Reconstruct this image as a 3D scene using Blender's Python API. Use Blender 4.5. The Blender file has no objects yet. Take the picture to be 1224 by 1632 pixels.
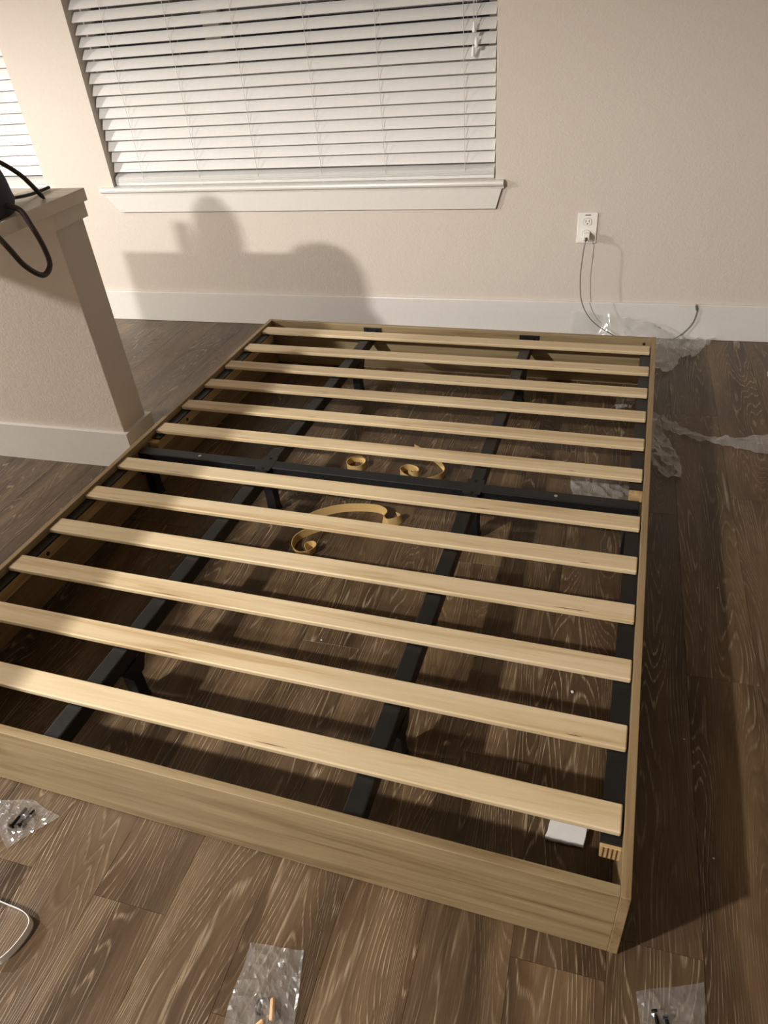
import bpy, bmesh, math, random
from mathutils import Vector, Matrix, noise
random.seed(7)
sc = bpy.context.scene
COL = sc.collection

# ------------------------------------------------------------------ camera
CAM = (-0.19073, -2.64366, 1.3201); YAW, PITCH, ROLL, FPX = -0.33879, 0.63787, -0.09947, 1140.19
def make_camera():
    cy, sy, cp, sp = math.cos(YAW), math.sin(YAW), math.cos(PITCH), math.sin(PITCH)
    f = Vector((sy*cp, cy*cp, -sp)); r = Vector((cy, -sy, 0)); u = r.cross(f)
    c, s = math.cos(ROLL), math.sin(ROLL)
    r, u = c*r + s*u, -s*r + c*u
    cam = bpy.data.cameras.new('camera'); o = bpy.data.objects.new('camera', cam); COL.objects.link(o)
    m = Matrix((( r.x, u.x, -f.x, CAM[0]), (r.y, u.y, -f.y, CAM[1]), (r.z, u.z, -f.z, CAM[2]), (0, 0, 0, 1)))
    o.matrix_world = m
    cam.sensor_fit = 'VERTICAL'; cam.sensor_height = 36.0; cam.lens = FPX*36.0/1632.0
    cam.clip_start = 0.02
    sc.camera = o
make_camera()
# ------------------------------------------------------------------ world (night outside) and exposure
w = bpy.data.worlds.new('night'); sc.world = w; w.use_nodes = True
w.node_tree.nodes['Background'].inputs[0].default_value = (0.010, 0.012, 0.018, 1)
w.node_tree.nodes['Background'].inputs[1].default_value = 0.3
vs = sc.view_settings
vs.view_transform = 'Standard'; vs.look = 'None'; vs.gamma = 1.0; vs.use_curve_mapping = False
vs.exposure = 0.32
# lamps of the place (the light itself is made in each lamp's builder)
LAMP_A = dict(loc=(-2.55, -3.80, 2.40), watts=860, radius=0.07, col=(1.0, 0.957, 0.905), cone=174)
LAMP_B = dict(loc=(-5.30, -1.90, 1.88), watts=470, radius=0.08, col=(1.0, 0.965, 0.915), cone=174)

# ------------------------------------------------------------------ materials
def srgb(r, g, b):
    f = lambda c: (c/255/12.92) if c/255 <= 0.04045 else ((c/255+0.055)/1.055)**2.4
    return (f(r), f(g), f(b), 1)
class N:
    """small helper round one node tree"""
    def __init__(s, name):
        s.m = bpy.data.materials.new(name); s.m.use_nodes = True; s.t = s.m.node_tree
        s.b = s.t.nodes['Principled BSDF']; s.out = s.t.nodes['Material Output']
    def n(s, t, **k):
        x = s.t.nodes.new(t)
        for a, v in k.items(): setattr(x, a, v)
        return x
    def l(s, a, b): s.t.links.new(a, b)
    def set(s, **k):
        for a, v in k.items(): s.b.inputs[a.replace('_', ' ')].default_value = v
    def math(s, op, a, b=None, c=None):
        x = s.n('ShaderNodeMath', operation=op)
        for i, v in enumerate((a, b, c)):
            if v is None: continue
            if isinstance(v, (int, float)): x.inputs[i].default_value = v
            else: s.l(v, x.inputs[i])
        return x.outputs[0]
    def coord(s, scale, rand=0.0):
        tc = s.n('ShaderNodeTexCoord'); mp = s.n('ShaderNodeMapping'); mp.inputs['Scale'].default_value = scale
        if rand:
            oi = s.n('ShaderNodeObjectInfo'); v = s.n('ShaderNodeVectorMath', operation='MULTIPLY_ADD')
            cx = s.n('ShaderNodeCombineXYZ')
            for i, k in enumerate((1.0, 1.7, 2.3)): s.l(s.math('MULTIPLY', oi.outputs['Random'], rand*k), cx.inputs[i])
            s.l(tc.outputs['Object'], mp.inputs['Vector'])
            a = s.n('ShaderNodeVectorMath', operation='ADD'); s.l(mp.outputs[0], a.inputs[0]); s.l(cx.outputs[0], a.inputs[1])
            return a.outputs[0]
        s.l(tc.outputs['Object'], mp.inputs['Vector']); return mp.outputs[0]
    def noise(s, vec, scale, detail=2, rough=0.5, dist=0.0):
        x = s.n('ShaderNodeTexNoise'); s.l(vec, x.inputs['Vector'])
        x.inputs['Scale'].default_value = scale; x.inputs['Detail'].default_value = detail
        x.inputs['Roughness'].default_value = rough; x.inputs['Distortion'].default_value = dist
        return x.outputs['Fac']
    def ramp(s, fac, stops):
        x = s.n('ShaderNodeValToRGB'); s.l(fac, x.inputs[0]); e = x.color_ramp.elements
        while len(e) < len(stops): e.new(0.5)
        for i, (p, c) in enumerate(stops):
            e[i].position = p; e[i].color = c if len(c) == 4 else (*c, 1)
        return x.outputs[0]
    def mix(s, fac, a, b, mode='MIX'):
        x = s.n('ShaderNodeMix', data_type='RGBA', blend_type=mode)
        for i, v in ((0, fac), (6, a), (7, b)):
            if isinstance(v, (int, float)): x.inputs[i].default_value = v
            elif isinstance(v, tuple): x.inputs[i].default_value = v
            else: s.l(v, x.inputs[i])
        return x.outputs[2]
    def bump(s, h, strength=0.2, dist=0.01):
        x = s.n('ShaderNodeBump'); x.inputs['Strength'].default_value = strength; x.inputs['Distance'].default_value = dist
        s.l(h, x.inputs['Height']); s.l(x.outputs[0], s.b.inputs['Normal'])

def mat_plain(name, col, rough=0.5, metal=0.0, spec=0.5):
    k = N(name); k.set(Base_Color=col, Roughness=rough, Metallic=metal); k.b.inputs['Specular IOR Level'].default_value = spec
    v = k.coord((1, 1, 1)); f = k.noise(v, 60, 3)
    c = k.mix(f, tuple(x*0.95 for x in col[:3])+(1,), tuple(min(1, x*1.05) for x in col[:3])+(1,)); k.l(c, k.b.inputs['Base Color'])
    return k.m
def mat_paint(name, col, peel=0.35):
    k = N(name); k.set(Base_Color=col, Roughness=0.62); k.b.inputs['Specular IOR Level'].default_value = 0.3
    v = k.coord((1, 1, 1)); a = k.noise(v, 130, 3, 0.6, 0.6); b = k.noise(v, 45, 2)
    k.bump(k.math('ADD', k.ramp_val(a) if hasattr(k, 'ramp_val') else a, k.math('MULTIPLY', b, 0.6)), peel, 0.004)
    return k.m
def mat_floor():
    k = N('oak_plank')
    v = k.coord((1, 0.11, 1), 37.0)
    n1 = k.noise(v, 8.0, 2.2, 0.45, 0.25)
    tc = k.n('ShaderNodeTexCoord'); sx = k.n('ShaderNodeSeparateXYZ'); k.l(tc.outputs['Object'], sx.inputs[0])
    rings = k.math('ADD', k.math('MULTIPLY', n1, 40.0), k.math('MULTIPLY', sx.outputs[0], 80.0))
    saw = k.math('FRACT', rings)
    peak = k.math('ABSOLUTE', k.math('SUBTRACT', saw, 0.5))            # 0 at the line
    line = k.ramp(peak, [(0.0, (1, 1, 1)), (0.06, (0.7,)*3), (0.15, (0, 0, 0))])
    # broken by pores, stronger in patches
    vf = k.coord((1, 0.035, 1), 11.0); fib = k.noise(vf, 420, 2, 0.6)
    vp = k.coord((1, 0.25, 1), 23.0); patch = k.noise(vp, 9, 2)
    ln = k.math('MULTIPLY', line, k.ramp(fib, [(0.42, (0.08,)*3), (0.58, (1, 1, 1))]))
    ln = k.math('MULTIPLY', ln, k.ramp(patch, [(0.36, (0.10,)*3), (0.66, (1, 1, 1))]))
    fine = k.ramp(fib, [(0.56, (0, 0, 0)), (0.74, (1, 1, 1))])
    vb = k.coord((1, 0.14, 1), 51.0); big = k.noise(vb, 11, 4, 0.6)
    oi = k.n('ShaderNodeObjectInfo')
    base = k.ramp(big, [(0.30, srgb(57, 43, 28)), (0.50, srgb(86, 68, 48)), (0.72, srgb(113, 92, 68))])
    tone = k.ramp(oi.outputs['Random'], [(0.0, (0.88, 0.88, 0.88)), (0.5, (0.98, 0.97, 0.95)), (1.0, (1.07, 1.05, 1.02))])
    c = k.mix(1.0, base, tone, 'MULTIPLY')
    dark = k.ramp(saw, [(0.55, (1, 1, 1)), (0.80, (0.80, 0.78, 0.75)), (1.0, (1, 1, 1))])
    c = k.mix(0.8, c, dark, 'MULTIPLY')
    c = k.mix(k.math('MULTIPLY', fine, 0.20), c, srgb(150, 130, 105))
    c = k.mix(k.math('MULTIPLY', ln, 0.88), c, srgb(178, 160, 134))
    k.l(c, k.b.inputs['Base Color'])
    rg = k.math('MULTIPLY_ADD', big, 0.16, 0.28); k.l(rg, k.b.inputs['Roughness'])
    k.b.inputs['Specular IOR Level'].default_value = 0.45
    k.bump(k.math('ADD', k.math('MULTIPLY', line, -0.5), k.math('MULTIPLY', fib, 0.6)), 0.22, 0.002)
    return k.m
def mat_bedwood(name, axis, light, mid, dark, streak=1.0, rand=0.0):
    k = N(name)
    sc_ = [1, 1, 1]; sc_[axis] = 0.045
    v = k.coord(tuple(sc_), rand or 0.001)
    a = k.noise(v, 30, 5, 0.62, 0.5); b = k.noise(v, 150, 3, 0.6)
    c = k.ramp(a, [(0.33, dark), (0.45, mid), (0.60, light)])
    c2 = k.mix(k.math('MULTIPLY', k.ramp(b, [(0.42, (0, 0, 0)), (0.70, (1, 1, 1))]), 0.28*streak), c, dark)
    k.l(c2, k.b.inputs['Base Color']); k.set(Roughness=0.42); k.b.inputs['Specular IOR Level'].default_value = 0.4
    k.bump(b, 0.06, 0.001)
    return k.m
def mat_film(name, body=0.22, rough=0.16, tint=(0.9, 0.9, 0.9, 1)):
    k = N(name); t = k.t; t.nodes.remove(k.b)
    tr = k.n('ShaderNodeBsdfTransparent'); tr.inputs[0].default_value = (0.97, 0.97, 0.97, 1)
    df = k.n('ShaderNodeBsdfDiffuse'); df.inputs[0].default_value = tint
    gl = k.n('ShaderNodeBsdfGlossy'); gl.inputs[0].default_value = (1, 1, 1, 1); gl.inputs['Roughness'].default_value = rough
    fr = k.n('ShaderNodeLayerWeight')
    m1 = k.n('ShaderNodeMixShader'); m2 = k.n('ShaderNodeMixShader')
    v = k.coord((1, 1, 1)); f = k.noise(v, 22, 3, 0.6)
    k.l(k.math('MULTIPLY', k.math('MULTIPLY_ADD', f, 1.4, 0.3), body), m1.inputs[0]); k.l(tr.outputs[0], m1.inputs[1]); k.l(df.outputs[0], m1.inputs[2])
    k.l(k.math('MULTIPLY_ADD', k.math('POWER', fr.outputs['Facing'], 4.0), 0.6, 0.07), m2.inputs[0]); k.l(m1.outputs[0], m2.inputs[1]); k.l(gl.outputs[0], m2.inputs[2])
    k.l(m2.outputs[0], k.out.inputs[0])
    return k.m
def mat_glass():
    k = N('window_glass'); t = k.t; t.nodes.remove(k.b)
    tr = k.n('ShaderNodeBsdfTransparent'); gl = k.n('ShaderNodeBsdfGlossy'); gl.inputs['Roughness'].default_value = 0.02
    fr = k.n('ShaderNodeFresnel'); m = k.n('ShaderNodeMixShader'); k.l(fr.outputs[0], m.inputs[0]); k.l(tr.outputs[0], m.inputs[1]); k.l(gl.outputs[0], m.inputs[2])
    k.l(m.outputs[0], k.out.inputs[0]); return k.m
def mat_emit(name, col, e):
    k = N(name); k.set(Base_Color=(0.9, 0.88, 0.85, 1)); k.b.inputs['Emission Color'].default_value = (*col, 1); k.b.inputs['Emission Strength'].default_value = e
    return k.m

M = dict(
    wall=mat_paint('wall_paint', srgb(205, 196, 186), 0.30),
    ceil=mat_paint('ceiling_paint', srgb(236, 232, 224), 0.3),
    trim=mat_plain('white_trim_paint', srgb(214, 211, 206), 0.32),
    cap=mat_plain('cap_paint', srgb(208, 198, 184), 0.36),
    blind=mat_plain('blind_vinyl', srgb(216, 215, 212), 0.36),
    cord=mat_plain('blind_cord', srgb(204, 200, 192), 0.8),
    frame=mat_plain('window_vinyl', srgb(206, 203, 196), 0.4),
    floor=mat_floor(),
    subfloor=mat_plain('plank_joint', srgb(58, 45, 33), 0.9),
    oak_x=mat_bedwood('oak_laminate_across', 0, srgb(157, 139, 106), srgb(141, 122, 90), srgb(110, 90, 61)),
    oak_y=mat_bedwood('oak_laminate_along', 1, srgb(156, 135, 101), srgb(144, 122, 89), srgb(120, 98, 68)),
    slat=mat_bedwood('pale_slat_wood', 0, srgb(216, 197, 163), srgb(207, 186, 149), srgb(186, 160, 120), 0.7, 19.0),
    slat_edge=mat_bedwood('split_slat_edge', 0, srgb(120, 86, 50), srgb(96, 66, 36), srgb(60, 40, 22)),
    ply=mat_bedwood('ledger_wood', 1, srgb(206, 178, 132), srgb(192, 163, 117), srgb(164, 134, 92)),
    black=mat_plain('black_steel', srgb(16, 17, 18), 0.45, 0.0, 0.5),
    steel=mat_plain('zinc_bolt', srgb(200, 198, 192), 0.3, 0.9),
    dark=mat_plain('dark_hole', srgb(30, 24, 18), 0.8),
    plate=mat_plain('outlet_plastic', srgb(236, 234, 228), 0.3),
    cable=mat_plain('grey_cable', srgb(92, 90, 84), 0.5),
    bag=mat_plain('dark_bag_cloth', srgb(38, 36, 46), 0.7),
    strap=mat_plain('dark_brown_strap', srgb(44, 32, 32), 0.5),
    kraft=mat_plain('tan_edging', srgb(206, 172, 112), 0.55),
    foam=mat_plain('white_foam', srgb(222, 220, 218), 0.8),
    white=mat_plain('white_plastic', srgb(235, 235, 235), 0.35),
    dowel=mat_plain('beech_dowel', srgb(222, 178, 130), 0.6),
    bolt=mat_plain('black_bolt', srgb(24, 23, 24), 0.35, 0.6),
    film=mat_film('clear_film', 0.17, 0.14), film_soft=mat_film('milky_film', 0.18, 0.14), film_bag=mat_film('clear_bag', 0.055, 0.10),
    glass=mat_glass(),
)

# ------------------------------------------------------------------ geometry helpers
def box(bm, x0, x1, y0, y1, z0, z1, M4=None):
    vs_ = [bm.verts.new(p) for p in ((x0,y0,z0),(x1,y0,z0),(x1,y1,z0),(x0,y1,z0),(x0,y0,z1),(x1,y0,z1),(x1,y1,z1),(x0,y1,z1))]
    for f in ((3,2,1,0),(4,5,6,7),(0,1,5,4),(1,2,6,5),(2,3,7,6),(3,0,4,7)): bm.faces.new([vs_[i] for i in f])
    if M4 is not None: bmesh.ops.transform(bm, matrix=M4, verts=vs_)
    return vs_
def prism(bm, pts, axis, a, b):
    """extrude a 2-D outline along axis from a to b"""
    def P(u, v, t):
        return {0: (t, u, v), 1: (u, t, v), 2: (u, v, t)}[axis]
    A = [bm.verts.new(P(u, v, a)) for u, v in pts]; Bv = [bm.verts.new(P(u, v, b)) for u, v in pts]
    n = len(pts); bm.faces.new(A); bm.faces.new(Bv[::-1])
    for i in range(n): bm.faces.new((A[i], Bv[i], Bv[(i+1) % n], A[(i+1) % n]))
    bmesh.ops.recalc_face_normals(bm, faces=bm.faces[:])
def cyl(bm, c, r, h, seg=20, axis=2, r2=None):
    m = Matrix.Translation(Vector(c))
    if axis == 0: m = m @ Matrix.Rotation(math.pi/2, 4, 'Y')
    if axis == 1: m = m @ Matrix.Rotation(-math.pi/2, 4, 'X')
    bmesh.ops.create_cone(bm, cap_ends=True, segments=seg, radius1=r, radius2=r if r2 is None else r2, depth=h, matrix=m)
def catmull(pts, k=8):
    P = [Vector(p) for p in pts]; out = []
    for i in range(len(P)-1):
        a, b, c, d = P[max(i-1, 0)], P[i], P[i+1], P[min(i+2, len(P)-1)]
        for j in range(k):
            t = j/k
            out.append(0.5*((2*b) + (c-a)*t + (2*a-5*b+4*c-d)*t*t + (3*b-3*c+d-a)*t**3))
    out.append(P[-1]); return out
def tube(bm, pts, r, seg=8, k=8, flat=1.0, smooth=True):
    path = catmull(pts, k) if smooth else [Vector(p) for p in pts]
    rings = []; up = Vector((0.13, 0.27, 1)).normalized()
    for i, p in enumerate(path):
        t = (path[min(i+1, len(path)-1)] - path[max(i-1, 0)]).normalized()
        s = t.cross(up)
        if s.length < 1e-4: s = t.cross(Vector((1, 0, 0)))
        s.normalize(); up = s.cross(t).normalized()
        rings.append([bm.verts.new(p + r*(math.cos(2*math.pi*j/seg)*s + flat*math.sin(2*math.pi*j/seg)*up)) for j in range(seg)])
    for a, b in zip(rings, rings[1:]):
        for j in range(seg): bm.faces.new((a[j], a[(j+1) % seg], b[(j+1) % seg], b[j]))
    bm.faces.new(rings[0][::-1]); bm.faces.new(rings[-1])
def lathe(bm, c, prof, seg=32):
    rings = [[bm.verts.new((c[0]+r*math.cos(2*math.pi*j/seg), c[1]+r*math.sin(2*math.pi*j/seg), c[2]+z)) for j in range(seg)] for r, z in prof]
    for a, b in zip(rings, rings[1:]):
        for j in range(seg): bm.faces.new((a[j], a[(j+1) % seg], b[(j+1) % seg], b[j]))
    bm.faces.new(rings[0][::-1]); bm.faces.new(rings[-1])
    bmesh.ops.recalc_face_normals(bm, faces=bm.faces[:])
def mesh(name, bm, m, bevel=0.0, seg=2, smooth=False):
    if bevel > 0: bmesh.ops.bevel(bm, geom=bm.edges[:], offset=bevel, segments=seg, affect='EDGES', profile=0.5, clamp_overlap=True)
    bmesh.ops.recalc_face_normals(bm, faces=bm.faces[:])
    me = bpy.data.meshes.new(name); bm.to_mesh(me); bm.free()
    me.materials.append(M[m] if isinstance(m, str) else m)
    if smooth:
        for p in me.polygons: p.use_smooth = True
    return me
def obj(name, bm, m, parent=None, bevel=0.0, seg=2, smooth=False, loc=None, rot=None):
    o = bpy.data.objects.new(name, bm if isinstance(bm, bpy.types.Mesh) else mesh(name, bm, m, bevel, seg, smooth)); COL.objects.link(o)
    if parent: o.parent = parent
    if loc: o.location = loc
    if rot: o.rotation_euler = rot
    return o
def nb(): return bmesh.new()
def bxo(name, dims, m, parent=None, bevel=0.0, **k):
    bm = nb(); box(bm, *dims); return obj(name, bm, m, parent, bevel, **k)
def tag(o, label, cat, group=None):
    o['label'] = label; o['category'] = cat
    if group: o['group'] = group
    return o
def struct(o, label=None):
    o['kind'] = 'structure'
    if label: o['label'] = label
    return o
def empty(name, loc=(0, 0, 0), rz=0.0):
    o = bpy.data.objects.new(name, None); COL.objects.link(o); o.location = loc; o.rotation_euler = (0, 0, rz); o.empty_display_size = 0.05
    return o
def put_origin(o, loc):
    """move a mesh object's origin to loc without moving its shape"""
    o.data.transform(Matrix.Translation(-Vector(loc))); o.location = Vector(loc); return o

# ------------------------------------------------------------------ the room shell
YW = 0.4465                       # inner face of the back wall
XL, XR, YB, ZC = -6.60, 2.90, -6.30, 2.46
# floor: slab with single planks on it
floor = struct(bxo('floor', (XL, XR, YB, YW, -0.06, -0.007), 'subfloor'), 'dark grey-brown wood plank floor with limed grain')
PW, PL, GAP = 0.1520, 1.22, 0.00025
def plank_mesh(length):
    bm = nb(); box(bm, -PW/2+GAP, PW/2-GAP, -length/2+GAP, length/2-GAP, -0.0065, 0.0)
    top = [e for e in bm.edges if all(v.co.z > -0.001 for v in e.verts)]
    bmesh.ops.bevel(bm, geom=top, offset=0.0003, segments=1, affect='EDGES')
    return mesh('plank', bm, 'floor')
plank_cache = {}
rest = nb(); n_single = 0
known = {0: -1.441, -5: -2.321, -6: -1.52, -7: -2.204 + 0.0, 1: -0.72, -1: -2.05, -2: -0.9, -3: -1.75, -4: -1.15, 2: -1.9, -8: -1.4}
k0 = math.ceil((XL-0.073)/PW); k1 = math.floor((XR-0.073)/PW)
for k in range(k0-1, k1+1):
    xa, xb = max(0.073+k*PW, XL), min(0.073+(k+1)*PW, XR)
    if xb-xa < 0.02: continue
    s = known.get(k, random.uniform(0, PL))
    s = s - math.ceil((s-YB)/PL)*PL
    while s < YW:
        a, b = max(s, YB), min(s+PL, YW)
        if b-a > 0.01:
            if xb < -3.3 or xa > 1.25 or b < -2.75:      # never near the picture: joined field
                box(rest, xa+GAP, xb-GAP, a+GAP, b-GAP, -0.0065, 0.0); s += PL; continue
            key = (round(b-a, 3))
            if key not in plank_cache: plank_cache[key] = plank_mesh(b-a)
            o = obj('plank', plank_cache[key], None, floor, loc=((xa+xb)/2, (a+b)/2, 0))
            if xb-xa < PW-1e-4: o.scale.x = (xb-xa)/PW
        s += PL
fo = obj('plank_field', rest, 'floor', floor); fo['kind'] = 'stuff'
struct(bxo('ceiling', (XL-0.1, XR+0.1, YB-0.1, YW+0.15, ZC, ZC+0.1), 'ceil'))
struct(bxo('wall_left', (XL-0.1, XL, YB-0.1, YW+0.15, -0.06, ZC), 'wall'))
struct(bxo('wall_right', (XR, XR+0.1, YB-0.1, YW+0.15, -0.06, ZC), 'wall'))
struct(bxo('wall_front', (XL, XR, YB-0.1, YB, -0.06, ZC), 'wall'))
# back wall with two window openings
W1 = (-2.454, -0.667, 0.640, 2.06); W2 = (-4.62, -2.829, 0.640, 2.06); WT = 0.16
bm = nb()
for x0, x1, z0, z1 in ((XL, W2[0], -0.06, ZC), (W2[1], W1[0], -0.06, ZC), (W1[1], XR, -0.06, ZC),
                       (W2[0], W2[1], -0.06, W2[2]), (W2[0], W2[1], W2[3], ZC), (W1[0], W1[1], -0.06, W1[2]), (W1[0], W1[1], W1[3], ZC)):
    box(bm, x0, x1, YW, YW+WT, z0, z1)
bmesh.ops.remove_doubles(bm, verts=bm.verts[:], dist=1e-5)
struct(obj('wall_back', bm, 'wall'), 'cream orange-peel painted wall with two windows')
# baseboards
def baseboard(name, x0, x1, y0, y1, h=0.150):
    bm = nb(); box(bm, x0, x1, y0, y1, 0.0, h); return struct(obj(name, bm, 'trim', None, 0.0025, 2))
baseboard('baseboard_back', XL, XR, YW-0.015, YW)
baseboard('baseboard_left', XL, XL+0.015, YB, YW-0.015)
baseboard('baseboard_right', XR-0.015, XR, YB, YW-0.015)
baseboard('baseboard_front', XL+0.015, XR-0.015, YB, YB+0.015)

# ------------------------------------------------------------------ windows, sills, blinds
def window(name, W, mull):
    x0, x1, z0, z1 = W; ya, yb = YW+0.105, YW+0.15
    bm = nb(); fw = 0.045
    box(bm, x0, x0+fw, ya, yb, z0, z1); box(bm, x1-fw, x1, ya, yb, z0, z1); box(bm, x0+fw, x1-fw, ya, yb, z0, z0+fw); box(bm, x0+fw, x1-fw, ya, yb, z1-fw, z1)
    o = struct(obj(name, bm, 'frame', None), 'vinyl window behind lowered blinds, black night outside')
    bm = nb(); box(bm, mull, mull+0.075, ya-0.012, yb-0.002, z0+fw, z1-fw); obj('mullion', bm, 'frame', o, 0.002, 1)
    bm = nb(); box(bm, x0+fw, mull, ya+0.018, ya+0.024, z0+fw, z1-fw); obj('pane', bm, 'glass', o)
    bm = nb(); box(bm, mull+0.075, x1-fw, ya+0.018, ya+0.024, z0+fw, z1-fw); obj('pane', bm, 'glass', o)
    return o
window('window_1', W1, -1.885); window('window_2', W2, -3.75)
def sill(name, W, label):
    x0, x1, z0, z1 = W
    e = struct(empty(name, ((x0+x1)/2, YW-0.015, z0-0.11)), label); c = Vector(e.location)
    bm = nb()
    pr = [(YW+0.104, z0-0.022), (YW+0.104, z0+0.002), (YW-0.020, z0+0.002), (YW-0.026, z0-0.002), (YW-0.028, z0-0.009), (YW-0.026, z0-0.016), (YW-0.020, z0-0.020), (YW-0.014, z0-0.022), (YW-0.012, z0-0.030), (YW, z0-0.030)]
    prism(bm, [(p[0], p[1]) for p in pr[2:]] + [(YW, z0+0.002)], 0, x0-0.065, x1+0.036)
    box(bm, x0+0.0005, x1-0.0005, YW-0.001, YW+0.104, z0-0.012, z0+0.002)
    s = obj('stool', bm, 'trim', e); s.location = -c
    bm = nb(); prism(bm, [(x0-0.055, z0-0.030), (x1+0.028, z0-0.030), (x1+0.004, z0-0.108), (x0+0.008, z0-0.108)], 1, YW-0.012, YW)
    s = obj('apron', bm, 'trim', e, 0.0012, 1); s.location = -c
sill('trim_1', W1, 'white window sill with mitred apron below the wide blind')
sill('trim_2', W2, 'white window sill of the far left window')

def blind(name, W, label, seed, tilts, cords, tassel, y):
    x0, x1, z0, z1 = W; xa, xb = x0+0.006, x1-0.008; L = xb-xa; xc = (xa+xb)/2
    e = tag(empty(name, (xc, y, z0+0.003)), label, 'blind', 'white slatted window blinds'); c = Vector(e.location)
    # one slat: shallow curved section, 50 mm wide
    def slat_mesh(length):
        bm = nb(); pts = []
        for i in range(7):
            u = -0.025+0.05*i/6; pts.append((u, 0.0016*(1-(u/0.025)**2)+0.0012))
        for i in range(7):
            u = 0.025-0.05*i/6; pts.append((u, 0.0016*(1-(u/0.025)**2)-0.0012))
        prism(bm, pts, 0, -length/2, length/2); return mesh('slat', bm, 'blind')
    sm = slat_mesh(L); rnd = random.Random(seed)
    zb = z0+0.019
    obj('bottom_rail', (lambda b: (box(b, xa-xc, xb-xc, -0.025, 0.025, 0.0, 0.013), b)[1])(nb()), 'blind', e, 0.002, 1)
    for i in range(6): obj('slat', sm, None, e, loc=(0, 0.0006*i, 0.0165+0.0050*i), rot=(math.radians(2+3.5*i), 0, 0))   # slats stacked on the rail
    z = 0.0785; pitch = 0.0441; i = 0
    while z+z0 < z1-0.06:
        t = tilts(z+z0)
        o = obj('slat', sm, None, e, loc=(rnd.uniform(-0.0015, 0.0015), 0, z), rot=(math.radians(t)+rnd.uniform(-0.012, 0.012), rnd.uniform(-0.0006, 0.0006), 0))
        z += pitch; i += 1
    obj('headrail', (lambda b: (box(b, xa-xc, xb-xc, -0.030, 0.030, z1-z0-0.06, z1-z0-0.006), b)[1])(nb()), 'blind', e, 0.002, 1)
    for x in cords:
        for dx, dy in ((-0.004, -0.0225), (0.004, 0.0225)):
            bm = nb(); tube(bm, [(x-xc+dx, dy, 0.012), (x-xc+dx, dy, z1-z0-0.06)], 0.0011, 5, 1, 1, False); obj('ladder_cord', bm, 'cord', e)
        bm = nb(); cyl(bm, (x-xc, -0.018, -0.0005), 0.006, 0.004, 12); obj('cord_button', bm, 'blind', e)
    if tassel:
        for tx, tz in tassel:
            bm = nb(); tube(bm, [(tx-xc, -0.036, tz-z0), (tx-xc+0.003, -0.038, tz-z0+0.3), (tx-xc, -0.031, z1-z0-0.05)], 0.0009, 5, 4); cd = obj('pull_cord', bm, 'cord', e)
            bm = nb(); lathe(bm, (tx-xc, -0.036, tz-z0-0.030), [(0.0062, 0), (0.0075, 0.004), (0.0062, 0.016), (0.0040, 0.030), (0.0022, 0.034)], 14); obj('tassel', bm, 'white', cd, smooth=True)
    return e
def tilt1(z):
    pts = [(0.6, 61), (0.95, 59), (1.02, 54), (1.07, 49), (1.12, 43), (3, 42)]
    for (a, u), (b, v) in zip(pts, pts[1:]):
        if a <= z <= b: return u+(v-u)*(z-a)/(b-a)
blind('window_blind', W1, 'wide white slatted blind above the sill beside the bed, black gaps near top', 3, tilt1,
      (-2.292, -2.002, -1.712, -1.412, -1.126, -0.790), [(-0.752, 1.165), (-0.744, 1.118), (-0.756, 1.092)], YW+0.042)
blind('window_blind', W2, 'brightly lit closed white blind at left edge behind the dark bag', 5, lambda z: 66, (-4.45, -3.95, -3.45, -2.955), None, YW+0.036)

# ------------------------------------------------------------------ half wall with counter
HX0, HX1, HY0, HY1, HZ = -2.500, -1.735, -0.857, -0.725, 0.862
hw = struct(bxo('wall_half', (HX0, HX1, HY0, HY1, 0.0, HZ), 'wall', None, 0.003), 'low half wall at left carrying the counter')
bm = nb(); t = 0.012
for d in ((HX0-t, HX1+t, HY0-t, HY0), (HX0-t, HX1+t, HY1, HY1+t), (HX1, HX1+t, HY0, HY1), (HX0-t, HX0, HY0, HY1)): box(bm, d[0], d[1], d[2], d[3], 0.817, HZ)
struct(obj('trim_3', bm, 'cap'), 'narrow trim band under the counter on the half wall')
bm = nb(); t = 0.015
for d in ((HX0-t, HX1+t, HY0-t, HY0), (HX0-t, HX1+t, HY1, HY1+t), (HX1, HX1+t, HY0, HY1), (HX0-t, HX0, HY0, HY1)): box(bm, d[0], d[1], d[2], d[3], 0.0, 0.142)
struct(obj('baseboard_half', bm, 'trim'), 'white baseboard round the half wall')
ct = tag(empty('countertop', (-2.1, -1.65, HZ)), 'painted beige counter ledge on the half wall with a dark bag on it', 'countertop')
bm = nb(); box(bm, -2.52+2.1, -1.708+2.1, -2.62+1.65, -0.712+1.65, 0.0, 0.035); obj('slab', bm, 'cap', ct, 0.002, 2)
bm = nb(); cyl(bm, (-2.42+2.1, -2.55+1.65, -HZ/2), 0.02, HZ, 16); obj('support_leg', bm, 'black', ct)
CZ = HZ+0.035

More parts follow.
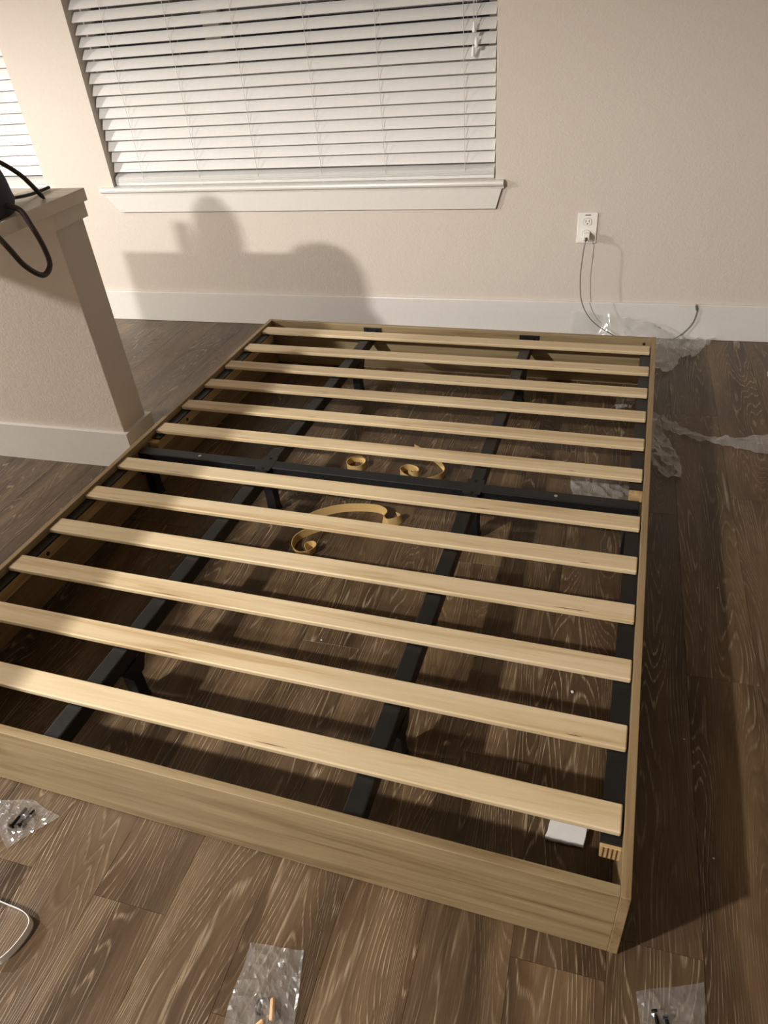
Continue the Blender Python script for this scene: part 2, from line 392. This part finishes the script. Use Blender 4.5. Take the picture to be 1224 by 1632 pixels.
# ------------------------------------------------------------------ ceiling lamps
def lamp_light(name, d, parent):
    l = bpy.data.lights.new(name, 'SPOT'); l.spot_size = math.radians(d['cone']); l.spot_blend = 0.3; l.energy = d['watts']; l.shadow_soft_size = d['radius']; l.color = d['col']
    o = bpy.data.objects.new(name, l); COL.objects.link(o); o.location = d['loc']
    o.parent = parent; o.matrix_parent_inverse = Matrix.Translation(-Vector(parent.location))
def ceiling_lamp(d):
    x, y, z = d['loc']; e = tag(empty('ceiling_lamp', (x, y, ZC)), 'flush white ceiling lamp over the room', 'ceiling lamp')
    bm = nb(); lathe(bm, (0, 0, -0.03), [(0.17, 0), (0.17, 0.03)], 40); obj('base', bm, 'white', e)
    bm = nb(); lathe(bm, (0, 0, -0.06), [(0.10, 0), (0.15, 0.012), (0.16, 0.03)], 40); obj('diffuser', bm, mat_emit('lamp_diffuser', d['col'], 6), e, smooth=True)
    lamp_light('ceiling_lamp_light', d, e)
def pendant(d):
    x, y, z = d['loc']; e = tag(empty('pendant_lamp', (x, y, ZC)), 'small pendant lamp hanging in the kitchen area', 'pendant lamp')
    h = ZC-z
    bm = nb(); lathe(bm, (0, 0, -0.02), [(0.06, 0), (0.06, 0.02)], 24); obj('canopy', bm, 'white', e)
    bm = nb(); cyl(bm, (0, 0, -(h-0.10)/2-0.01), 0.003, h-0.12, 8); obj('cord', bm, 'black', e)
    bm = nb(); lathe(bm, (0, 0, -h+0.095), [(0.05, 0), (0.03, 0.025), (0.01, 0.03)], 24); obj('cap', bm, mat_emit('pendant_cap', d['col'], 2), e)
    lamp_light('pendant_light', d, e)
ceiling_lamp(LAMP_A); pendant(LAMP_B)

# ------------------------------------------------------------------ the bed frame (local frame: back right corner at 0,0)
BW, BL, BH, BT = 1.570, 2.076, 0.1904, 0.0155
bed = tag(empty('bed_frame', (0, 0, 0), -0.02989), 'low oak-coloured platform bed frame with pale slats on the floor', 'bed frame')
def P(name, dims, m, bevel=0.0, parent=None, **k): return bxo(name, dims, m, parent or bed, bevel, **k)
P('side_panel', (-BT, 0, -BL, 0, 0.001, BH), 'oak_y', 0.0012)
P('side_panel', (-BW, -BW+BT, -BL, 0, 0.001, BH), 'oak_y', 0.0012)
P('foot_panel', (-BW+BT, -BT, -BL+0.0006, -BL+0.0190, 0.001, BH-0.0010), 'oak_x', 0.0012)
P('head_panel', (-BW+BT, -BT, -0.0165, -0.0006, 0.001, BH-0.0010), 'oak_x', 0.0012)
ix0, ix1 = -BW+BT, -BT
def hole(name, c, r, axis, m='dark', parent=None, d=0.0012):
    bm = nb(); cyl(bm, c, r, d, 16, axis); return obj(name, bm, m, parent or bed)
hole('bolt_hole', (-0.040, -0.0168, 0.168), 0.0055, 1)
# ledgers of wood with black angle on top, in two lengths per side
for s, xa, xb in ((1, ix1-0.033, ix1), (-1, ix0, ix0+0.033)):
    for ya, yb, na, nb_ in ((-0.985, -0.09, 0.018, 0.0), (-1.990, -1.085, 0.006, 0.0)):
        P('ledger', (xa, xb, ya, yb, 0.134, 0.166), 'ply', 0.001)
        bm = nb(); box(bm, xa-(0.002 if s > 0 else -0.002), xb, ya+na, yb-nb_, 0.1665, 0.1715)
        obj('angle_rail', bm, 'black', bed)
    for q in range(4): P('ply_layer', (xa+0.004+q*0.007, xa+0.0062+q*0.007, -1.9906, -1.9898, 0.1345, 0.1655), 'slat_edge')
    for y in (-0.35, -0.80, -1.54, -1.93):
        hole('screw_hole', (xa if s > 0 else xb, y, 0.150), 0.006, 0, 'dark')
# slats
slat_x0, slat_x1 = ix0+0.003, ix1-0.003
bm = nb(); SW, ST = 0.0535, 0.0130
box(bm, -(slat_x1-slat_x0)/2, (slat_x1-slat_x0)/2, -SW/2, SW/2, 0, ST)
slat_me = mesh('slat', bm, 'slat', 0.0032, 3)
for p in slat_me.polygons: p.use_smooth = False
slat_back = [-0.070, -0.240, -0.400, -0.557, -0.722, -0.886, -1.106, -1.266, -1.429, -1.591, -1.754, -1.916]
rs = random.Random(4)
for yb in slat_back:
    o = obj('slat', slat_me, None, bed, loc=((slat_x0+slat_x1)/2+rs.uniform(-0.001, 0.001), yb-SW/2, 0.1722), rot=(0, 0, rs.uniform(-0.0012, 0.0012)))
    for q in range(rs.choice((1, 2, 2, 3))):      # splits along the near edge of the slat
        bm = nb(); Lq = rs.uniform(0.012, 0.045); xq = rs.uniform(-0.7, 0.7)
        prism(bm, [(xq-Lq, 0), (xq, 0.0011), (xq+Lq, 0.0004), (xq, -0.0006)], 2, 0, 0.0006)
        sp = obj('split', bm, 'slat_edge', o); sp.location = (0, -SW/2+0.0042+rs.uniform(0, 0.004), ST-0.0003)
# long beams, cross bar
BX = (-1.098, -0.459)
for x in BX:
    b_ = P('centre_beam', (x-0.019, x+0.019, -BL+0.0195, -0.0200, 0.130, 0.1700), 'black', 0.003)
    bk = P('head_bracket', (x-0.038, x+0.038, -0.0205, -0.0170, 0.138, 0.181), 'black', 0.001)
    for dx in (-0.029, 0.029): hole('bracket_screw', (x+dx, -0.0209, 0.168), 0.0035, 1, 'dark', bk)
    P('foot_bracket', (x-0.030, x+0.030, -BL+0.0192, -BL+0.0222, 0.120, 0.164), 'black', 0.001)
cb = P('cross_bar', (ix0+0.006, ix1-0.006, -1.058, -1.020, 0.136, 0.1712), 'black', 0.003)
for x in (-0.235, -1.33): 
    bm = nb(); cyl(bm, (x, -1.040, 0.1718), 0.0048, 0.0016, 16); obj('bolt', bm, 'steel', cb)
for x in BX:
    jp = P('joint_plate', (x-0.024, x+0.024, -1.075, -1.003, 0.1700, 0.1718), 'black', 0.0006)
    for dy in (-0.028, 0.028):
        bm = nb(); cyl(bm, (x, -1.039+dy, 0.1726), 0.0045, 0.0018, 12); obj('bolt', bm, 'bolt', jp)
# legs
def leg(x, y, tx=0.0, w=0.016, head=True, bolt=True):
    bm = nb(); box(bm, x-w, x+w, y-w, y+w, 0.010, 0.131); o = obj('support_leg', bm, 'black', bed, 0.002, 1)
    bm = nb(); box(bm, x-w-0.002, x+w+0.002, y-w-0.002, y+w+0.002, 0.001, 0.012); obj('foot_cap', bm, 'dark', o, 0.002, 1)
    if head:
        bm = nb(); prism(bm, [(y-0.045, 0.130), (y+0.045, 0.130), (y+0.020, 0.085), (y-0.020, 0.085)], 0, x-0.021, x-0.0185)
        prism(bm, [(y-0.045, 0.130), (y+0.045, 0.130), (y+0.020, 0.085), (y-0.020, 0.085)], 0, x+0.0185, x+0.021); obj('gusset', bm, 'black', o)
    if bolt:
        bm = nb(); cyl(bm, (x, y-w-0.001, 0.108), 0.005, 0.003, 12, 1); obj('bolt', bm, 'steel', o)
for x in BX:
    for y in (-0.236, -1.046, -1.806): leg(x, y)
leg(-1.534, -1.039); leg(-0.036, -1.039, head=False)

# ------------------------------------------------------------------ outlet, charger, cable
def outlet():
    e = tag(empty('wall_outlet', (-0.2945, YW, 0.394)), 'white duplex outlet plate on the wall right of the window', 'outlet'); c = Vector(e.location)
    bm = nb(); box(bm, -0.0385, 0.0385, -0.006, 0, 0, 0.117); obj('cover_plate', bm, 'plate', e, 0.0025, 2)
    for zc in (0.083, 0.037):
        bm = nb()
        pts = [(0.0172*math.cos(a), 0.0142*math.sin(a)) for a in [2*math.pi*i/28 for i in range(28)]]
        pts = [(max(-0.0150, min(0.0150, u)), v) for u, v in pts]
        prism(bm, [(u, v+zc) for u, v in pts], 1, -0.0085, -0.0060); r = obj('receptacle', bm, 'plate', e)
        ring = nb(); prism(ring, [(u*1.07, v*1.07+zc) for u, v in pts], 1, -0.0064, -0.0060); obj('recess_line', ring, 'cable', e)
        for dx in (-0.0062, 0.0062):
            bm = nb(); box(bm, dx-0.0011, dx+0.0011, -0.0089, -0.0080, zc-0.001, zc+0.0075); obj('slot', bm, 'dark', r)
        bm = nb(); cyl(bm, (0, -0.0087, zc-0.0068), 0.0024, 0.0008, 12, 1); obj('slot', bm, 'dark', r)
    bm = nb(); cyl(bm, (0, -0.0063, 0.060), 0.0032, 0.0016, 12, 1); obj('screw', bm, 'plate', e)
    bm = nb(); box(bm, -0.0115, 0.0115, -0.0064, -0.0058, 0.1075, 0.1110); obj('printed_mark', bm, M['mark'], e)
M['mark'] = mat_plain('blue_grey_print', srgb(74, 80, 96), 0.6)
outlet()
ch = tag(empty('charger', (-0.2935, YW-0.009, 0.414)), 'small white charger block plugged into the outlet', 'charger')
bm = nb(); box(bm, -0.0135, 0.0135, -0.036, 0.0, 0.0, 0.027); obj('housing', bm, 'plate', ch, 0.004, 3)
bm = nb(); box(bm, -0.005, 0.005, -0.0366, -0.0350, 0.009, 0.0125); obj('port', bm, 'dark', ch)
cc = tag(empty('charging_cable', (-0.2935, YW-0.046, 0.30)), 'thin grey charging cable hanging from the charger to the floor', 'cable'); c0 = Vector(cc.location)
cp = [(-0.2935, YW-0.050, 0.424), (-0.2945, YW-0.062, 0.412), (-0.299, YW-0.070, 0.375), (-0.302, YW-0.073, 0.28), (-0.292, YW-0.076, 0.19), (-0.264, YW-0.079, 0.126), (-0.225, YW-0.086, 0.086),
      (-0.17, YW-0.092, 0.052), (-0.10, YW-0.10, 0.024), (-0.02, YW-0.090, 0.008), (0.05, YW-0.060, 0.006), (0.103, YW-0.030, 0.010), (0.137, YW-0.024, 0.037), (0.163, YW-0.0225, 0.078), (0.1715, YW-0.022, 0.122), (0.168, YW-0.020, 0.140)]
bm = nb(); tube(bm, [Vector(p)-c0 for p in cp], 0.0019, 8, 8); obj('wire', bm, 'cable', cc, smooth=True)
bm = nb(); tube(bm, [Vector((-0.2935, YW-0.0462, 0.426))-c0, Vector((-0.294, YW-0.058, 0.418))-c0], 0.0042, 10, 2, 1, False); obj('plug_sleeve', bm, 'cable', cc)
bm = nb(); tube(bm, [Vector((0.1705, YW-0.021, 0.130))-c0, Vector((0.165, YW-0.0185, 0.150))-c0], 0.0042, 10, 2, 1, False); tp = obj('connector', bm, 'cable', cc)
bm = nb(); tube(bm, [Vector((0.165, YW-0.0185, 0.150))-c0, Vector((0.1635, YW-0.018, 0.157))-c0], 0.0033, 8, 2, 0.5, False); obj('connector_tip', bm, 'steel', tp)

# ------------------------------------------------------------------ bag on the counter
bg = tag(empty('handbag', (-1.842, -1.055, CZ)), 'dark slouchy handbag with cord handles on the counter', 'bag')
def bag_body():
    bm = nb(); rows, cols = 24, 40; grid = []
    sup = lambda q, p: math.copysign(abs(q)**p, q)
    for i in range(rows+1):
        v = i/rows; row = []
        prof = (0.90+0.10*min(1, v*6)) * math.sqrt(max(0.0, 1-max(0, (v-0.35)/0.66)**2.2))
        for j in range(cols):
            a = 2*math.pi*j/cols; ca, sa = math.cos(a), math.sin(a)
            x = 0.130*prof*sup(ca, 0.8); y = 0.125*prof*sup(sa, 0.8); zz = 0.180*v
            n = noise.noise(Vector((x*9, y*9, zz*8)))*0.012 + noise.noise(Vector((x*25, y*25, zz*22)))*0.005
            k = 1+n/0.12
            row.append(bm.verts.new((x*k, y*k, max(0.0, zz + (n*0.4 if i else 0)))))
        grid.append(row)
    for a, b in zip(grid, grid[1:]):
        for j in range(cols): bm.faces.new((a[j], a[(j+1) % cols], b[(j+1) % cols], b[j]))
    bm.faces.new(grid[0][::-1]); bm.faces.new(grid[-1]); return bm
obj('body', bag_body(), 'bag', bg, smooth=True)
def bstrap(name, pts, r, flat=1.0):
    o = bg.location; bm = nb(); tube(bm, [Vector(p)-Vector(o) for p in pts], r, 10, 8, flat); obj(name, bm, 'strap', bg, smooth=True)
bstrap('handle', [(-1.80, -1.03, CZ+0.040), (-1.745, -1.02, CZ+0.030), (-1.700, -1.006, CZ+0.014), (-1.688, -0.997, 0.868), (-1.685, -0.982, 0.805), (-1.685, -0.984, 0.757), (-1.685, -1.023, 0.743), (-1.685, -1.073, 0.785), (-1.685, -1.104, 0.839), (-1.690, -1.122, 0.875), (-1.712, -1.132, CZ+0.012), (-1.78, -1.12, CZ+0.05)], 0.0075)
bstrap('handle', [(-1.85, -0.99, CZ+0.15), (-1.79, -0.940, CZ+0.125), (-1.762, -0.895, CZ+0.080), (-1.757, -0.862, CZ+0.038), (-1.755, -0.843, CZ+0.009), (-1.752, -0.838, CZ+0.007)], 0.0065)
bstrap('shoulder_strap', [(-1.83, -0.93, CZ+0.02), (-1.815, -0.848, CZ+0.010), (-1.817, -0.784, CZ+0.006), (-1.819, -0.728, CZ+0.006)], 0.0055, 0.8)

shadow_caster = tag(empty('round_shadow_caster', (-2.17, -1.06, CZ)), 'unseen round-shouldered shape added on the counter to cast the wall shadow bump', 'shadow_caster')  # unseen rounded shape, added so its shadow makes the bump on the back wall
bm = nb(); lathe(bm, (0, 0, 0), [(0.076, 0), (0.080, 0.01), (0.080, 0.20), (0.078, 0.24), (0.068, 0.275), (0.050, 0.298)], 28); obj('body', bm, 'bag', shadow_caster, smooth=True)
bm = nb(); lathe(bm, (0, 0, 0.298), [(0.048, 0), (0.040, 0.014), (0.022, 0.024)], 24); obj('lid', bm, 'strap', shadow_caster)
bm = nb(); box(bm, -0.028, 0.028, -0.05, 0.05, 0, 0.235); o = obj('box_shadow_caster', bm, 'cap', None, 0.003, 1); o.location = (-2.286, -1.06, CZ); tag(o, 'unseen plain box added on the counter to cast the step in the wall shadow', 'box_shadow_caster')  # unseen box, added only for the step beside the bump in the wall shadow
# ------------------------------------------------------------------ curled edging strips under the slats
def ribbon(name, pts, wdt, label, lean=0.0, z0=0.001, k=10, th=0.0008, group='curled tan edging strips'):
    """thin band standing on edge along a 3-D path"""
    path = catmull([(p[0], p[1], p[2] if len(p) > 2 else 0) for p in pts], k); bm = nb(); rows = []
    for i, p in enumerate(path):
        t = path[min(i+1, len(path)-1)] - path[max(i-1, 0)]; t.z = 0; t.normalize(); n = Vector((-t.y, t.x, 0))
        lo = p + Vector((0, 0, z0)); hi = lo + Vector((0, 0, wdt*math.cos(lean))) + n*wdt*math.sin(lean)
        rows.append([bm.verts.new(lo-n*th), bm.verts.new(hi-n*th), bm.verts.new(hi+n*th), bm.verts.new(lo+n*th)])
    for a, b in zip(rows, rows[1:]):
        for j in range(4): bm.faces.new((a[j], a[(j+1) % 4], b[(j+1) % 4], b[j]))
    bm.faces.new(rows[0][::-1]); bm.faces.new(rows[-1])
    o = obj(name, bm, 'kraft'); c = Vector(pts[0][:2]).to_3d(); put_origin(o, c)
    return tag(o, label, 'edging strip', group)
def arc(cx, cy, r, a0, a1, n=14, r1=None):
    r1 = r if r1 is None else r1
    return [(cx+(r+(r1-r)*i/n)*math.cos(math.radians(a0+(a1-a0)*i/n)), cy+(r+(r1-r)*i/n)*math.sin(math.radians(a0+(a1-a0)*i/n))) for i in range(n+1)]
ribbon('edging_strip', arc(-0.944, -0.735, 0.034, 70, 470, 26, 0.030), 0.024, 'tan edging strip coiled into a tidy ring on the floor under the bed', k=3)
ribbon('edging_strip', [(-0.775, -0.600), (-0.720, -0.640), (-0.665, -0.690), (-0.640, -0.735), (-0.652, -0.770), (-0.700, -0.800), (-0.752, -0.790), (-0.785, -0.755), (-0.768, -0.728), (-0.735, -0.735), (-0.722, -0.757), (-0.740, -0.770), (-0.757, -0.756)], 0.024, 'tan edging strip in a tangled curl near the black cross bar')
ribbon('edging_strip', [(-1.02, -1.085), (-0.975, -1.030), (-0.92, -0.992), (-0.86, -0.975), (-0.80, -0.972), (-0.770, -0.990), (-0.772, -1.018), (-0.752, -1.035), (-0.724, -1.022), (-0.712, -1.000), (-0.732, -0.985)], 0.026, 'tan edging strip with a long straight run and hooked end under the slats', lean=0.25)
ribbon('edging_strip', [(-0.930, -1.080), (-0.968, -1.110), (-0.996, -1.150), (-0.992, -1.190), (-0.965, -1.215), (-0.938, -1.205), (-0.928, -1.185), (-0.938, -1.172), (-0.952, -1.180), (-0.950, -1.194)], 0.024, 'tan edging strip curled like a hook, nearest the foot of the bed', lean=-0.2)

# ------------------------------------------------------------------ foam bits
def chunk(name, outline, h, label, cat, m='foam', seed=1, group=None):
    bm = nb(); r = random.Random(seed); pts = []
    n = len(outline)
    for i in range(n):
        a, b = Vector(outline[i]), Vector(outline[(i+1) % n])
        k = max(2, int((b-a).length/0.012))
        for j in range(k):
            q = a.lerp(b, j/k); pts.append((q.x+r.uniform(-1, 1)*0.0012, q.y+r.uniform(-1, 1)*0.0012))
    prism(bm, pts, 2, 0.0008, h)
    o = obj(name, bm, m, None, 0.0008, 1); put_origin(o, (outline[0][0], outline[0][1], 0)); return tag(o, label, cat, group)
chunk('foam_piece', [(-0.196, -1.905), (-0.186, -1.842), (-0.108, -1.852), (-0.121, -1.872), (-0.126, -1.905)], 0.014, 'white foam block on the floor inside the bed near its foot', 'foam')
chunk('foam_scrap', [(-0.398, -0.828), (-0.318, -0.840), (-0.335, -0.852), (-0.372, -0.862)], 0.009, 'small white foam scrap on the floor behind the black cross bar', 'foam')
chunk('plastic_clip', [(0.425, 0.115), (0.470, 0.110), (0.476, 0.145), (0.440, 0.158), (0.428, 0.140)], 0.010, 'small white plastic piece on the floor at the right edge', 'plastic piece', 'white')
for i, (x, y, s, lb) in enumerate([(-1.700, -0.600, 0.010, 'clear plastic scrap on the floor beside the half wall corner'),
        (-0.172, -1.545, 0.006, 'white foam crumb on the floor between the two nearest slats at right'),
        (-0.790, -1.512, 0.004, 'tiny white foam crumb left of the right centre beam'),
        (-0.165, -1.300, 0.004, 'tiny white foam crumb on the floor near the right rail'),
        (0.060, -1.620, 0.003, 'tiny white crumb on the floor right of the bed'),
        (0.100, -1.870, 0.003, 'tiny white crumb on the floor near bed foot corner at right'),
        (0.160, -1.130, 0.003, 'tiny white crumb on the floor near the oval knot right of the bed')]):
    bm = nb(); bmesh.ops.create_icosphere(bm, subdivisions=2, radius=s*0.6)
    for v in bm.verts:
        v.co *= 1+0.35*noise.noise(v.co*300+Vector((i*7, 0, 0))); v.co.z = max(v.co.z*0.7+s*0.38, 0.0004)
    o = obj('foam_crumb', bm, 'white' if i == 0 else 'foam'); o.location = (x, y, 0); tag(o, lb, 'crumb', 'crumbs on the floor')

# ------------------------------------------------------------------ white strapping loop
loop = [(-1.235, -2.290), (-1.185, -2.262), (-1.130, -2.262), (-1.092, -2.266), (-1.070, -2.278), (-1.066, -2.300), (-1.072, -2.330), (-1.084, -2.350), (-1.105, -2.356), (-1.150, -2.362), (-1.215, -2.350), (-1.245, -2.315), (-1.235, -2.290)]
bm = nb(); path = catmull([(x, y, 0.004+0.010*abs(math.sin(i*0.9))) for i, (x, y) in enumerate(loop)], 8); rows = []
for i, p in enumerate(path):
    t = path[min(i+1, len(path)-1)] - path[max(i-1, 0)]; t.z = 0; t.normalize(); n = Vector((-t.y, t.x, 0))
    h = 0.015
    rows.append([bm.verts.new(Vector((p.x, p.y, 0.001))-n*0.0006), bm.verts.new(Vector((p.x, p.y, h))-n*0.0006-n*0.002), bm.verts.new(Vector((p.x, p.y, h))+n*0.0006-n*0.002), bm.verts.new(Vector((p.x, p.y, 0.001))+n*0.0006)])
for a, b in zip(rows, rows[1:]):
    for j in range(4): bm.faces.new((a[j], a[(j+1) % 4], b[(j+1) % 4], b[j]))
o = obj('strapping_band', bm, 'white'); put_origin(o, (-1.12, -2.31, 0)); tag(o, 'white plastic strapping loop lying on the floor at lower left', 'strap')

# ------------------------------------------------------------------ plastic film and bags
def film(name, rows_, label, m='film', amp=0.012, seed=0, freq=13, cat='plastic film', sub=14, base=0.003):
    """sheet spanned by rows of 3-D edge pairs (left, right); crumpled, resting on the floor"""
    Lp = catmull([(r[0][0], r[0][1], r[0][2] if len(r[0]) > 2 else 0) for r in rows_], sub); Rp = catmull([(r[1][0], r[1][1], r[1][2] if len(r[1]) > 2 else 0) for r in rows_], sub)
    bm = nb(); nc = 22; g = []
    for a, b in zip(Lp, Rp):
        row = []
        for j in range(nc+1):
            p = a.lerp(b, j/nc); q = Vector((p.x*freq, p.y*freq, seed*5.3))
            rid = 1-abs(noise.noise(q))*2.2; rid2 = 1-abs(noise.noise(q*2.3+Vector((9, 3, 1))))*2
            dz = amp*(0.75*max(0, rid)**2+0.35*max(0, rid2)**2) + amp*0.12*noise.noise(q*5.1) + amp*0.4*noise.noise(q*0.5)
            sh = Vector((noise.noise(q*1.1+Vector((4, 4, 4))), noise.noise(q*1.1+Vector((8, 1, 2))), 0))*amp*0.5
            row.append(bm.verts.new((p.x+sh.x, p.y+sh.y, max(p.z+dz+base, 0.0008))))
        g.append(row)
    for a, b in zip(g, g[1:]):
        for j in range(nc): bm.faces.new((a[j], a[j+1], b[j+1], b[j]))
    o = obj(name, bm, m, None, smooth=True)
    c = Vector(rows_[0][0][:2]).to_3d(); put_origin(o, c); return tag(o, label, cat, 'clear packing film on the floor')
film('plastic_film', [((-0.335, 0.395, 0.02), (-0.325, 0.412, 0.115)), ((-0.23, 0.385, 0.01), (-0.22, 0.408, 0.100)), ((-0.09, 0.30, 0.005), (-0.08, 0.408, 0.085)), ((0.03, 0.090, 0.005), (0.03, 0.408, 0.05)), ((0.085, 0.130), (0.09, 0.418, 0.02)), ((0.125, 0.235), (0.15, 0.422)), ((0.165, 0.250), (0.20, 0.425)), ((0.19, 0.285), (0.262, 0.424))],
     'crumpled clear film between the head of the bed and the baseboard', 'film_soft', 0.018, 1, 16)
film('plastic_film', [((0.006, -0.262, 0.02), (0.008, -0.320, 0.01)), ((0.070, -0.300, 0.01), (0.060, -0.345)), ((0.140, -0.345), (0.120, -0.392)), ((0.210, -0.378), (0.200, -0.432)), ((0.290, -0.362), (0.290, -0.445)), ((0.390, -0.335), (0.390, -0.462))],
     'long twisted strip of clear film reaching to the right edge', 'film', 0.016, 2, 17)
film('plastic_film', [((0.000, -0.318, 0.02), (0.028, -0.318, 0.02)), ((-0.002, -0.400), (0.048, -0.380)), ((-0.006, -0.480), (0.068, -0.455)), ((0.000, -0.560), (0.090, -0.545)), ((0.020, -0.620), (0.094, -0.610)), ((0.052, -0.655), (0.088, -0.642))],
     'torn flap of clear film lying along the right side panel of the bed', 'film_soft', 0.014, 3, 17)
film('plastic_film', [((-0.245, -0.690), (-0.225, -0.800)), ((-0.190, -0.685), (-0.175, -0.820)), ((-0.130, -0.690), (-0.120, -0.825)), ((-0.065, -0.680), (-0.066, -0.815))],
     'clear film scrap on the floor inside the bed by the cross bar', 'film', 0.014, 4, 19)
film('plastic_film', [((-0.115, -0.130), (-0.120, -0.235)), ((-0.080, -0.120, 0.01), (-0.080, -0.225, 0.01)), ((-0.050, -0.125), (-0.055, -0.215))],
     'small crumpled clear film inside the bed near its head', 'film', 0.022, 5, 22)

def hw_bag(name, corners, label, seed, h=0.012):
    """flat clear bag: two crumpled sheets joined at their edge"""
    bm = nb(); n = 22; A, B_, C, D = [Vector((*c, 0)) for c in corners]; tops = []; bots = []
    for i in range(n+1):
        rt, rb = [], []
        for j in range(n+1):
            u, v = i/n, j/n
            p = A.lerp(B_, u).lerp(D.lerp(C, u), v)
            q = Vector((p.x*30, p.y*30, seed*3.1)); e = min(u, 1-u, v, 1-v)*4; e = min(1, e)
            rid = max(0, 1-abs(noise.noise(q))*2.4)**2; rid2 = max(0, 1-abs(noise.noise(q*2.1+Vector((3, 7, 1))))*2.2)**2
            z = 0.0014 + h*(0.30+0.85*rid+0.24*rid2)*(0.25+0.75*e)
            p2 = p + Vector((noise.noise(q*0.4), noise.noise(q*0.4+Vector((5, 5, 5))), 0))*0.006
            t_ = bm.verts.new((p2.x, p2.y, z)); rt.append(t_)
            rb.append(t_ if (i in (0, n) or j in (0, n)) else bm.verts.new((p2.x, p2.y, 0.0006)))
        tops.append(rt); bots.append(rb)
    for g, flip in ((tops, False), (bots, True)):
        for i in range(n):
            for j in range(n):
                f = (g[i][j], g[i+1][j], g[i+1][j+1], g[i][j+1]); bm.faces.new(f[::-1] if flip else f)
    o = obj(name, bm, 'film_bag'); put_origin(o, (A.x, A.y, 0)); return tag(o, label, 'plastic bag', 'clear hardware bags on the floor')
hw_bag('hardware_bag', [(-1.330, -2.090), (-1.225, -2.066), (-1.150, -2.086), (-1.215, -2.170)], 'clear hardware bag with black bolts beside the foot panel at left', 1, 0.016)
hw_bag('hardware_bag', [(-0.665, -2.212), (-0.570, -2.196), (-0.545, -2.325), (-0.655, -2.345)], 'clear hardware bag with wooden dowels at bottom centre', 2, 0.015)
hw_bag('hardware_bag', [(-0.030, -2.124), (0.072, -2.082), (0.066, -2.215), (-0.020, -2.225)], 'clear hardware bag on dark floor at bottom right', 3, 0.014)
def bolt(a, b, r, label, m='bolt', cat='bolt', hexhead=True, group='bolts in the clear bags'):
    A, B_ = Vector(a), Vector(b); e = tag(empty('hex_bolt', A), label, cat, group)
    bm = nb(); tube(bm, [Vector((0, 0, 0)), B_-A], r, 10, 1, 1, False); obj('shank', bm, m, e)
    d = (B_-A).normalized(); bm = nb(); tube(bm, [Vector((0, 0, 0))-d*0.004, Vector((0, 0, 0))], r*1.9, 12, 1, 1, False); obj('head', bm, m, e)
bolt((-1.236, -2.128, 0.0075), (-1.232, -2.088, 0.0075), 0.0034, 'black bolt lying in the clear bag beside the foot panel, darkest of the pair')
bolt((-1.221, -2.122, 0.0070), (-1.212, -2.088, 0.0070), 0.0030, 'smaller black bolt right of the darkest bolt in the left bag')
bolt((-0.004, -2.148, 0.0065), (0.001, -2.170, 0.0065), 0.0030, 'black bolt at left in the bag at bottom right')
bolt((0.012, -2.152, 0.0065), (0.018, -2.178, 0.0065), 0.0030, 'black bolt at right in the bag at bottom right')
def dowel(a, b, r, label):
    A, B_ = Vector(a), Vector(b); d = (B_-A).normalized(); bm = nb()
    pts = [A, A+d*0.002, B_-d*0.002, B_]; rr = [r*0.7, r, r, r*0.7]; seg = 14; rings = []
    s = d.cross(Vector((0, 0, 1))).normalized(); u = s.cross(d)
    for p, q in zip(pts, rr): rings.append([bm.verts.new(p+q*(math.cos(2*math.pi*j/seg)*s+math.sin(2*math.pi*j/seg)*u)*(0.94 if j % 2 else 1)) for j in range(seg)])
    for x, y in zip(rings, rings[1:]):
        for j in range(seg): bm.faces.new((x[j], x[(j+1) % seg], y[(j+1) % seg], y[j]))
    bm.faces.new(rings[0][::-1]); bm.faces.new(rings[-1])
    o = obj('wooden_dowel', bm, 'dowel'); put_origin(o, A); tag(o, label, 'dowel', 'dowels in the clear bag')
dowel((-0.5935, -2.279, 0.0075), (-0.583, -2.309, 0.0075), 0.0042, 'upright wooden dowel in the clear bag at bottom centre')
dowel((-0.596, -2.312, 0.0075), (-0.612, -2.334, 0.0075), 0.0042, 'tilted wooden dowel at the bottom edge in the centre bag')
bm = nb(); tube(bm, [(-0.603, -2.286, 0.006), (-0.608, -2.283, 0.006), (-0.616, -2.288, 0.006), (-0.614, -2.303, 0.006), (-0.604, -2.306, 0.006)], 0.0016, 8, 8)
o = obj('spring_clip', bm, 'bolt', smooth=True); put_origin(o, (-0.61, -2.295, 0)); tag(o, 'dark curved metal clip beside the dowels in the centre bag', 'clip')
